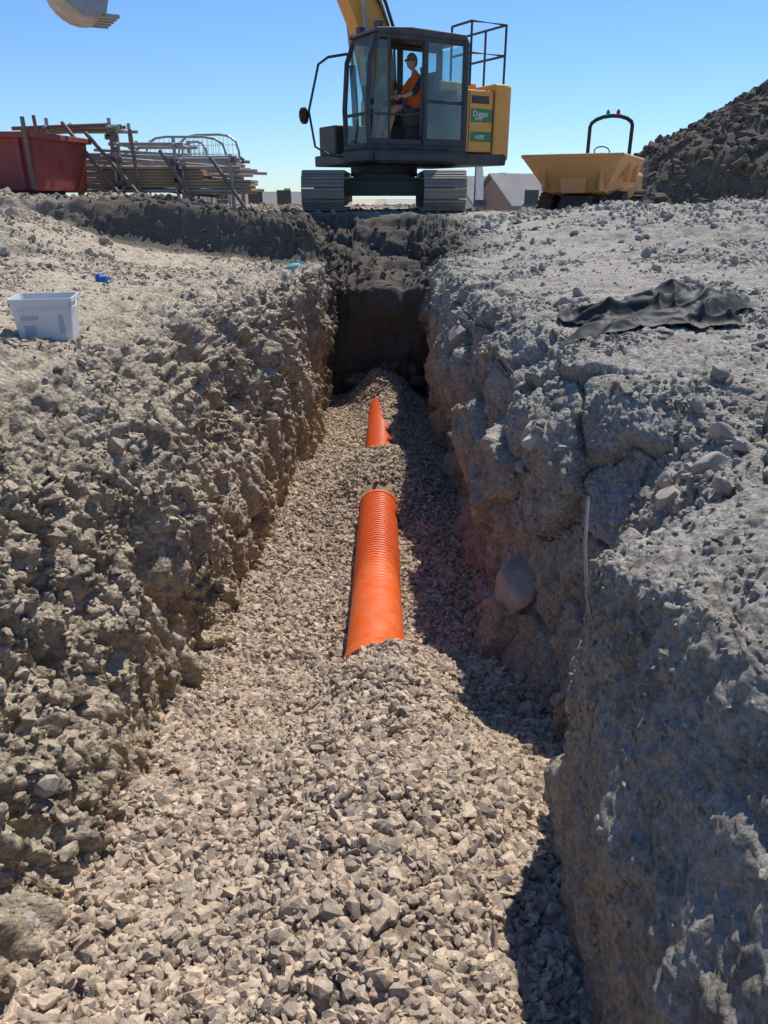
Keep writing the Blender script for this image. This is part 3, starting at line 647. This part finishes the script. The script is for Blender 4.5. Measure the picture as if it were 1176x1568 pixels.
be=[(0,1),(1,2),(2,3),(3,4),(4,5),(3,6),(6,7),(7,8),(8,9),(3,10),(10,11),(11,12),(12,13),(0,14),(14,15),(15,16),(16,17),(17,18),(0,19),(19,20),(20,21),(21,22),(22,23)]
br=[(.15,.12),(.15,.125),(.16,.13),(.13,.10),.055,.05,.075,.052,.034,.028,.075,.052,.034,.028,.09,.07,.048,.045,.035,.09,.07,.048,.045,.035]
body=skin_obj('body',bv,be,br,M_SKIN,OP)
body.data.materials.append(M_VEST); body.data.materials.append(M_CLOTH)
for p in body.data.polygons:
    q=p.center; mi=0
    if q.z>1.63 and q.z<2.16 and abs(q.y-c)<.19 and q.x<.06: mi=1
    elif q.z>1.5 and q.x<.22: mi=2
    if q.z<1.16: mi=2
    if mi==2 and q.z>1.7 and q.x>.10: mi=0
    if q.z>2.16: mi=0
    p.material_index=mi
def hand(name,w_,sgn):
    v=[(.29,w_,1.79),(.34,w_,1.785),(.37,w_,1.78)];e=[(0,1),(1,2)];r=[.026,.034,.03]
    for k,l in enumerate((.9,1,.95,.8)):
        yy=w_+(-.027+k*.018); i=len(v)
        v+=[(.375,yy,1.78),(.375+.035*l,yy,1.77),(.37+.03*l,yy,1.745),(.355,yy,1.735)]; e+=[(2,i),(i,i+1),(i+1,i+2),(i+2,i+3)]; r+=[.0095,.009,.0085,.008]
    i=len(v); v+=[(.33,w_-sgn*.035,1.78),(.355,w_-sgn*.045,1.765),(.37,w_-sgn*.04,1.745)]; e+=[(1,i),(i,i+1),(i+1,i+2)]; r+=[.012,.011,.009]
    return skin_obj(name,v,e,r,M_SKIN,OP,1)
hand('hand_left',c+.255,1); hand('hand_right',c-.285,-1)
V_=[];F_=[];hs=20;hr_=14; hc=Vector((-.06,c,2.34))
for i in range(hr_+1):
    th=math.pi*i/hr_
    for k in range(hs):
        ph=2*math.pi*k/hs; xx_=math.sin(th)*math.cos(ph);yy_=math.sin(th)*math.sin(ph);zz=math.cos(th)
        sx=.098;sy=.076;sz_=.125
        if zz<-.2: sy*=1+.35*(zz+.2); sx*=1+.12*(zz+.2)
        px,py,pz=xx_*sx,yy_*sy,zz*sz_
        if xx_>.85: px+=.006*math.exp(-((zz+.05)/.2)**2)
        if xx_>.93 and abs(zz+.12)<.22: px+=.024*(1-abs(zz+.12)/.22)*(1-abs(yy_)*2.5)
        V_.append(hc+Vector((px,py,pz)))
for i in range(hr_):
    for k in range(hs): F_.append((i*hs+k,(i+1)*hs+k,(i+1)*hs+(k+1)%hs,i*hs+(k+1)%hs))
mk('head',V_,F_,M_SKIN,OP,smooth=True)
V2=[];F2=[]
for i in range(7):
    th=math.pi*.5*i/6*1.02
    for k in range(hs):
        ph=2*math.pi*k/hs; back=.35 if math.cos(ph)<0 else 0
        t2=th*(1+back)
        V2.append(hc+Vector((math.sin(t2)*math.cos(ph)*.106,math.sin(t2)*math.sin(ph)*.084,math.cos(t2)*.128+.008)))
for i in range(6):
    for k in range(hs): F2.append((i*hs+k,(i+1)*hs+k,(i+1)*hs+(k+1)%hs,i*hs+(k+1)%hs))
M_HAIR=paint('hair',(.16,.13,.11),.8,dirt=.2)
for q in V2:
    if q.x>hc.x+.05 and q.z<hc.z+.06: q.x-=.02
mk('hair',V2,F2,M_HAIR,OP,smooth=True)
boxes('sunglasses',[((.015,c-.068,2.345),(.045,c-.008,2.375)),((.015,c+.008,2.345),(.045,c+.068,2.375)),((-.07,c-.081,2.362),(.03,c-.075,2.37)),((-.07,c+.075,2.362),(.03,c+.081,2.37)),((.03,c-.01,2.365),(.042,c+.01,2.37))],M_SEAT,OP)
boxes('mouth',[((.03,c-.022,2.265),(.036,c+.022,2.272))],M_RED,OP)
for s in (-1,1):
    v,f=sweepvf([(-.065,c+s*.076,2.31),(-.075,c+s*.09,2.335),(-.07,c+s*.088,2.36)],[.008,.014,.01],8); mk('ear',v,f,M_SKIN,OP,smooth=True)
# ---------------------------------------------------------------- dumper
DU=empty('site_dumper',(4.12,16.2,-.76),math.radians(241)); DU.scale=(.86,.86,.86)
pf=[(1.8,1.60,1.06),(1.25,.92,.62),(.2,.80,.62),(-.12,1.05,.92),(-.25,1.55,1.06)]
V_=[];F_=[]
for (u,z,ww) in pf: V_+=[(u,ww,z),(u,-ww,z)]
for i in range(4): F_.append((2*i,2*i+1,2*i+3,2*i+2))
F_.append((0,2,4,6,8)); F_.append((9,7,5,3,1))
o=mk('skip_body',V_,F_,M_ORG,DU); sd=o.modifiers.new('s','SOLIDIFY'); sd.thickness=.05; sd.offset=0
tube('skip_rim',[(1.8,1.06,1.60),(-.25,1.06,1.56),(-.25,-1.06,1.56),(1.8,-1.06,1.60),(1.8,1.06,1.60)],.04,M_ORG,DU,8)
boxes('skip_ribs',[((.0,.9,1.1),(.12,1.04,1.55)),((.75,.9,1.1),(.87,1.04,1.55))],M_ORG,DU,.01)
prism('skip_front_rib',[(-.25,0),(.25,0),(.32,.42),(-.32,.42)],1.32,1.48,M_ORG,DU,axis='x').location=(0,0,.88)
boxes('skip_front_gussets',[((1.30,s*.62-.03,.92),(1.62,s*.62+.03,1.40)) for s in (-1,1)],M_ORG,DU,.01)
heapv=[];heapf=[]
for i in range(9):
    for k in range(24):
        r=i/8; a=2*math.pi*k/24
        heapv.append((.72+r*.92*math.cos(a),r*.93*math.sin(a),1.42+.17*(1-r**1.5)+random.uniform(-.03,.03)))
for i in range(8):
    for k in range(24): heapf.append((i*24+k,i*24+(k+1)%24,(i+1)*24+(k+1)%24,(i+1)*24+k))
mk('skip_load',heapv,heapf,M_HEAP,DU,smooth=True)
box('skip_pedestal',(.1,-.35,.55),(1.1,.35,.84),M_DARK,DU,.03)
box('chassis',(-2.1,-.45,.4),(1.0,.45,.7),M_DARK,DU,.04)
box('engine_cover',(-2.3,-.7,.75),(-1.2,.7,1.35),M_ORG,DU,.08)
box('seat',(-1.2,-.3,1.1),(-.75,.3,1.25),M_SEAT,DU,.04); box('seat_backrest',(-1.3,-.28,1.25),(-1.18,.28,1.7),M_SEAT,DU,.04)
box('control_tower',(-.62,-.35,.75),(-.42,.35,1.45),M_ORG,DU,.04)
tube('steering_column',[(-.55,0,1.4),(-.68,0,1.75)],.025,M_DARK,DU)
tube('steering_wheel',[(-.68+.08*math.cos(a),.18*math.sin(a),1.78+.1*math.cos(a)) for a in np.linspace(0,6.283,17)],.015,M_DARK,DU,6)
arc=[(-1.3,.50,1.3),(-1.3,.50,2.35)]+[(-1.3,.50*math.cos(a),2.35+.22*math.sin(a)) for a in np.linspace(.35,math.pi-.35,7)]+[(-1.3,-.50,2.35),(-1.3,-.50,1.3)]
tube('roll_bar',arc,.045,M_BLK,DU,12)
for w_,mm,nme in ((.14,M_LRED,'beacon_red'),(-.10,M_LGRN,'beacon_green')):
    tube(nme,[(-1.3,w_,2.57),(-1.3,w_,2.66),(-1.3,w_,2.70)],[.045,.045,.015],mm,DU,12)
for u in (.55,-1.6):
    for s in (-1,1):
        tube('wheel',[(u,s*.58,.45),(u,s*.62,.45),(u,s*.92,.45),(u,s*.96,.45)],[.36,.45,.45,.36],M_BLK,DU,28)
        tube('wheel_hub',[(u,s*.9,.45),(u,s*.98,.45)],.2,M_ORG,DU,18)
        boxes('tyre_lugs',[((u+.44*math.cos(a)-.03,s*.77-.17,.45+.44*math.sin(a)-.03),(u+.44*math.cos(a)+.03,s*.77+.17,.45+.44*math.sin(a)+.03)) for a in np.linspace(0,6.283,22)[:-1]],M_BLK,DU,.008)
# ---------------------------------------------------------------- red skip
RS=empty('metal_skip',(-6.15,12.6,-.05),math.radians(-6))
prism('skip_shell',[(-1.5,.08),(1.22,.08),(1.32,.78),(-1.9,.78)],-.8,.8,M_RED,RS,bevel=.015)
boxes('skip_top_rim',[((-1.95,-.86,.76),(1.38,-.78,.84)),((-1.95,.78,.76),(1.38,.86,.84)),((1.3,-.78,.76),(1.38,.78,.84))],M_RED,RS,.01)
boxes('skip_ribs',[((x_,-.86,.1),(x_+.07,-.8,.76)) for x_ in (-1.4,-.75,-.1,.5,1.05)],M_RED,RS,.01)
boxes('skip_feet',[((-1.2,-.7,-.12),(-1.0,.7,.08)),((.7,-.7,-.12),(.9,.7,.08))],M_DARK,RS,.01)
tubes('skip_posts',[([(x_,-.88,.1),(x_,-.88,1.02)],.03) for x_ in (-1.0,-.3,.3,1.25)],M_RUST,RS)
# ---------------------------------------------------------------- scaffold racks
SC=empty('scaffold_rack',(-3.8,13.9,-.22))
L=[]
for (x0,x1,h) in ((-1.6,-.6,1.32),(-.5,.4,1.05),(.5,1.3,.8)):
    for xx_ in (x0,x1):
        for yy_ in (-.5,.5):
            L.append(([(xx_,yy_,-.15),(xx_,yy_,h)],.03))
    for z in (.25,.6,.9*h):
        for yy_ in (-.5,.5): L.append(([(x0-.15,yy_,z),(x1+.15,yy_,z)],.027))
        for xx_ in (x0,x1): L.append(([(xx_,-.62,z),(xx_,.62,z)],.027))
for k in range(40):
    x0=random.uniform(-1.9,-.5); ln=random.uniform(1.4,2.4)
    y_=random.uniform(-.45,.45); tz=random.uniform(-.22,.02)
    z=min(.3+.63*random.random(),1.1-.2*(x0+1.9))
    L.append(([(x0,y_,z),(x0+ln,y_+random.uniform(-.1,.1),z+tz*ln*.6)],.025))
tubes('rack_tubes',L,M_GALV,SC,8)
L2=[]
for k in range(10):
    L2.append(([(-2.2+.2*random.random(),-.55+.12*k,1.17),(-.75+.3*random.random(),-.55+.12*k,1.22)],.026))
L2+=[([(-1.3,-.64,1.25),(-.35,-.75,.0)],.032),([(-.95,-.64,1.1),(-.1,-.75,.1)],.032),([(.2,-.64,.85),(.75,-.72,.0)],.032),([(1.0,-.64,.75),(1.55,-.7,-.05)],.03),([(-1.7,-.6,-.1),(-1.75,-.6,1.35)],.03),([(-.2,-.6,-.1),(-.25,-.6,1.15)],.03)]
tubes('loose_tubes',L2,M_RUST,SC,8)
boards=[]
for k in range(7):
    zb=.3+.045*k; boards.append(((-.95+.05*random.random(),-.45,zb),(.75+.1*random.random(),.42,zb+.038)))
for k in range(5):
    zb=.2+.045*k; boards.append(((.35,-.5,zb),(1.55+.1*random.random(),.3,zb+.038)))
boxes('boards',boards,M_WOOD,SC,.004)
cl=[]
for k in range(55):
    a=random.choice((-1.6,-.6,-.5,.4,.5,1.3))+random.uniform(-.05,.05);z=random.uniform(.2,1.2 if a<0 else .75); yy_=random.choice((-.55,.5)); cl.append(((a-.05,yy_-.04,z-.04),(a+.05,yy_+.04,z+.04)))
boxes('couplers',cl,M_RUST,SC,.01)
def mesh_fence(name,x0,y0,wd,ht,rz,zb):
    e=empty(name,(x0,y0,zb),rz)
    tubes('frame',[([(0,0,-.2),(0,0,ht-.3),(.06,0,ht-.12),(.2,0,ht-.03),(.4,0,ht),(wd-.4,0,ht),(wd-.2,0,ht-.03),(wd-.06,0,ht-.12),(wd,0,ht-.3),(wd,0,-.2)],.022)],M_GALV,e)
    w=[]
    for i in range(1,int(wd/.09)): w.append(([(i*.09,0,.02),(i*.09,0,ht-.04)],.004))
    for i in range(1,int(ht/.16)): w.append(([(.02,0,i*.16),(wd-.02,0,i*.16)],.004))
    tubes('wire_mesh',w,M_GALV,e,4)
mesh_fence('mesh_fence_panel',-4.5,15.6,1.5,1.25,.1,-.28)
mesh_fence('mesh_fence_panel',-4.0,16.1,1.3,1.3,-.3,-.28)
mesh_fence('mesh_fence_panel',-3.9,15.9,1.1,1.15,-.9,-.28)
# ---------------------------------------------------------------- spoil heap
def heap(name,cx_,cy_,rx,ry,h,zb,mat,seed,n=220):
    t=np.linspace(-1.25,1.25,n); A,B=np.meshgrid(t,t); R=np.sqrt(A**2+B**2)
    P=np.stack([A*rx+cx_,B*ry+cy_,np.zeros_like(A)],2).reshape(-1,3)
    R=R.ravel()*(1+.16*fbm(P,.35,3,seed))
    z=h*np.clip(1-R,-.1,1)
    z=z-.12*h*np.exp(-(R/.2)**2)
    k=np.clip((1.1-R)*3,0,1)
    z+=k*(fbm(P,.9,4,seed+3)*.18+(.5-worley(P*3,seed+5))*.16+(.5-worley(P*7,seed+8))*.09)
    P[:,2]=zb+z-.35*np.clip(R-1,0,1)
    gridmesh(name,P,n,n,mat)
    s=(R<1.12)&(rng.uniform(0,1,len(P))<.2)
    return P[s]
hp1=heap('soil_heap',13.6,25.5,8.0,7.2,5.1,-.8,M_HEAP,201,300)
n=len(hp1); sz=np.clip(rng.lognormal(math.log(.10),.55,n),.03,.38)
scatter('heap_clods',hp1,sz[:,None]*np.ones((1,3)),M_HEAP,nvar=8,npts=18,seed=5,squash=.85,roundness=2)
# ---------------------------------------------------------------- houses
def house(name,x,y,w,d,eave,ridge,rz,wall,zb=-4):
    e=empty(name,(x,y,zb),rz)
    box('walls',(-w/2,-d/2,0),(w/2,d/2,eave),wall,e,.01)
    prism('gable',[(-d/2+.02,eave),(d/2-.02,eave),(0,ridge-.12)],-w/2+.01,w/2-.01,wall,e,axis='x',bevel=0)
    for s in (-1,1):
        mk('roof_slope',[(-w/2-.3,s*(d/2+.3),eave-.2),(w/2+.3,s*(d/2+.3),eave-.2),(w/2+.3,0,ridge),(-w/2-.3,0,ridge),(-w/2-.3,s*(d/2+.3),eave-.05),(w/2+.3,s*(d/2+.3),eave-.05),(w/2+.3,0,ridge+.15),(-w/2-.3,0,ridge+.15)],[(0,1,2,3),(7,6,5,4),(0,4,5,1),(1,5,6,2),(2,6,7,3),(3,7,4,0)],M_ROOF,e)
    boxes('windows',[((x_,-d/2-.03,z_),(x_+1.1,-d/2+.02,z_+1.2)) for x_ in (-w/2+.8,w/2-2) for z_ in (.9,3.0)],M_MIR,e)
    boxes('door',[((-.5,-d/2-.04,0),(.5,-d/2+.02,2.1))],M_DARK,e)
    box('chimney',(w/4,-.3,ridge-.6),(w/4+.5,.3,ridge+.4),wall,e,.01)
house('brick_house',11.2,62,6.5,7.5,3.2,5.2,math.radians(18),M_BRICK)
house('brick_house',8.2,66,5,7,3.2,5.1,math.radians(20),M_REND)
house('brick_house',15.4,64,6,7,3.0,4.7,math.radians(20),M_BRICK)
house('brick_house',-9.4,66,5,7,2.4,3.95,math.radians(10),M_REND)
house('brick_house',-13.5,70,6,7,2.2,3.9,math.radians(-20),M_BRICK)
FL=empty('feather_flag',(4.25,38,-1.0)); tube('pole',[(0,0,-1),(0,0,2.1),(.1,0,2.35)],.03,M_DARK,FL)
V_=[];F_=[]
for i in range(13):
    z=.7+i*.13
    for k in range(5): V_.append((.02+k*.1*(1-.35*(i/12)**3),.05*math.sin(k*1.3+i*.6),z))
for i in range(12):
    for k in range(4): F_.append((i*5+k,i*5+k+1,(i+1)*5+k+1,(i+1)*5+k))
mk('cloth',V_,F_,M_WHITE,FL,smooth=True)
# ---------------------------------------------------------------- bucket
bxp,byp=-1.76,3.98; zb=min(snap(bxp+a,byp+b) for a in (-.1,.1) for b in (-.1,.1))
TB=empty('plastic_bucket',(bxp,byp,zb),math.radians(12))
def rrect(hw,hd,r,z,n=6):
    p=[]
    for (sx,sy,a0) in ((1,1,0),(-1,1,90),(-1,-1,180),(1,-1,270)):
        for k in range(n+1):
            a=math.radians(a0+90*k/n); p.append((sx*(hw-r)+r*math.cos(a),sy*(hd-r)+r*math.sin(a),z))
    return p
lv=[(.125,.115,0),(.128,.118,.01),(.148,.134,.21),(.155,.141,.212),(.155,.141,.232),(.146,.132,.232),(.142,.128,.21),(.12,.11,.015)]
V_=[];F_=[]
for hw,hd,z in lv: V_+=rrect(hw,hd,.035,z)
nn=28
for i in range(len(lv)-1):
    for k in range(nn): F_.append((i*nn+k,i*nn+(k+1)%nn,(i+1)*nn+(k+1)%nn,(i+1)*nn+k))
F_.append(tuple(range(nn-1,-1,-1))); F_.append(tuple((len(lv)-1)*nn+k for k in range(nn)))
mk('tub',V_,F_,M_TUB,TB,smooth=False)
M_LAB=paint('label_grey',(.40,.43,.50),.5,dirt=.2)
boxes('label',[((-.09,-.1305,.05),(-.04,-.122,.10)),((.08,-.133,.06),(.1,-.124,.15)),((-.10,-.1385,.13),(-.02,-.127,.145))],M_LAB,TB)
tube('handle',[(-.156,0,.21),(-.158,-.06,.18),(-.10,-.148,.175),(.10,-.148,.178),(.158,-.06,.185),(.156,0,.21)],.003,M_WHITE,TB,6)
# ---------------------------------------------------------------- tarp: soft folds draped over the bank edge
n1,n2=210,150; A,B=np.meshgrid(np.linspace(-1,1,n1),np.linspace(-1,1,n2))
ang=np.arctan2(B,A); lim=1+.14*np.sin(3*ang+1)+.09*np.sin(5*ang)+.05*np.sin(9*ang)
rr=np.maximum(np.abs(A),np.abs(B)); U=A*lim; T=B*lim
TX=1.57+U*.50+T*.10; TY=4.48+T*.44-U*.02
P0=np.stack([TX,TY,np.zeros_like(TX)],2).reshape(-1,3)
wq=P0+np.stack([fbm(P0,3,2,311),fbm(P0,3,2,313),0*P0[:,0]],1)*.12
def fold(sc,s,ax): 
    a=np.abs(fbm(wq*np.array(ax),sc,1,s)); return np.exp(-(a/.22)**1.5)
fz=fold(2.6,301,[1,2,1])*.085+fold(5.5,305,[1.6,1,1])*.035+fold(11,307,[1,1.5,1])*.012
zz=np.array([max(snap(p[0]+dx,p[1]) for dx in (-.02,.02)) for p in P0])
edge=np.clip((1-rr.ravel())*4,0,1)
pk=np.exp(-((P0[:,0]-1.78)/.18)**2-((P0[:,1]-4.75)/.16)**2)*.11
zs=zz.reshape(n2,n1)
for _ in range(12): zs=smooth1(smooth1(zs,1,0),1,1)
zt=np.maximum(zz,zs.ravel())*.3+zs.ravel()*.7+.02+fz*(.15+.85*edge)+pk+.012*edge
zt=smooth1(smooth1(zt.reshape(n2,n1),2,0),2,1).ravel()
P0[:,2]=np.maximum(zt,zz+.004)
gridmesh('black_tarpaulin',P0,n2,n1,M_TARP)
# ---------------------------------------------------------------- stake and cord
sx_=min(wallx(yy_,zz_) for yy_,zz_ in ((1.86,-.95),(1.8,-1.1),(1.84,-1.2)))
tube('metal_stake',[(sx_+.0,1.98,-.80),(sx_-.014,1.91,-.92),(sx_-.012,1.84,-1.05),(sx_+.02,1.79,-1.18)],.0048,M_ROCK,None,8)
cord=[]
for t in np.linspace(0,1,14):
    yy_=1.82-.30*t+.02*math.sin(t*7); zz_=-1.08-.36*t**.9
    cord.append((wallx(yy_,zz_)-.008,yy_,zz_))
tube('cord',cord,.0018,M_ROCK,None,5)
px,py=-2.22,6.1; z=snap(px,py); tube('plastic_cap',[(px,py,z),(px,py,z+.06),(px+.005,py,z+.07)],[.05,.045,.03],M_BLUE,None,16)
px,py=-.95,8.2; z=snap(px,py)
GL=empty('work_glove',(px,py,z+.02),.6); v,f=sweepvf([(-.1,0,0),(0,0,.03),(.06,0,.035),(.1,.0,.02)],[.035,.045,.04,.02],8); mk('palm',v,f,M_CYAN,GL,smooth=True)
tubes('fingers',[([(.08,-.03+k*.02,.03),(.13,-.04+k*.025,.05+.01*k),(.17,-.05+k*.03,.03)],.01) for k in range(4)]+[([(.0,.03,.03),(.05,.09,.05),(.07,.1,.08)],.011)],M_CYAN,GL)
# ---------------------------------------------------------------- light, sky, camera
W=bpy.data.worlds.new('World'); S.world=W; W.use_nodes=True
nt=W.node_tree; bg=nt.nodes['Background']; sk=nt.nodes.new('ShaderNodeTexSky'); sk.sky_type='NISHITA'; sk.sun_disc=False
EL,AZ=58,30
sk.sun_elevation=math.radians(EL); sk.sun_rotation=math.radians(AZ); sk.altitude=0; sk.air_density=1.0; sk.dust_density=.0; sk.ozone_density=4.0
bg.inputs[1].default_value=.118
nt.links.new(mixc(nt,1.0,sk.outputs[0],(.70,.92,1.18),'MULTIPLY'),bg.inputs[0])
ld=bpy.data.lights.new('sun','SUN'); ld.energy=5.0; ld.angle=math.radians(.53); ld.color=(1,.95,.86)
lo=bpy.data.objects.new('sun',ld); COL.objects.link(lo)
sd=Vector((math.sin(math.radians(AZ))*math.cos(math.radians(EL)),math.cos(math.radians(AZ))*math.cos(math.radians(EL)),math.sin(math.radians(EL))))
lo.rotation_euler=sd.to_track_quat('Z','Y').to_euler(); lo.location=(5,5,20)
cd=bpy.data.cameras.new('camera'); co=bpy.data.objects.new('camera',cd); COL.objects.link(co)
cd.sensor_fit='VERTICAL'; cd.angle=2*math.atan(784/1140); cd.clip_start=.05; cd.clip_end=2000
co.location=(0,0,0); co.rotation_euler=(math.radians(90-23.2),0,0)
S.camera=co
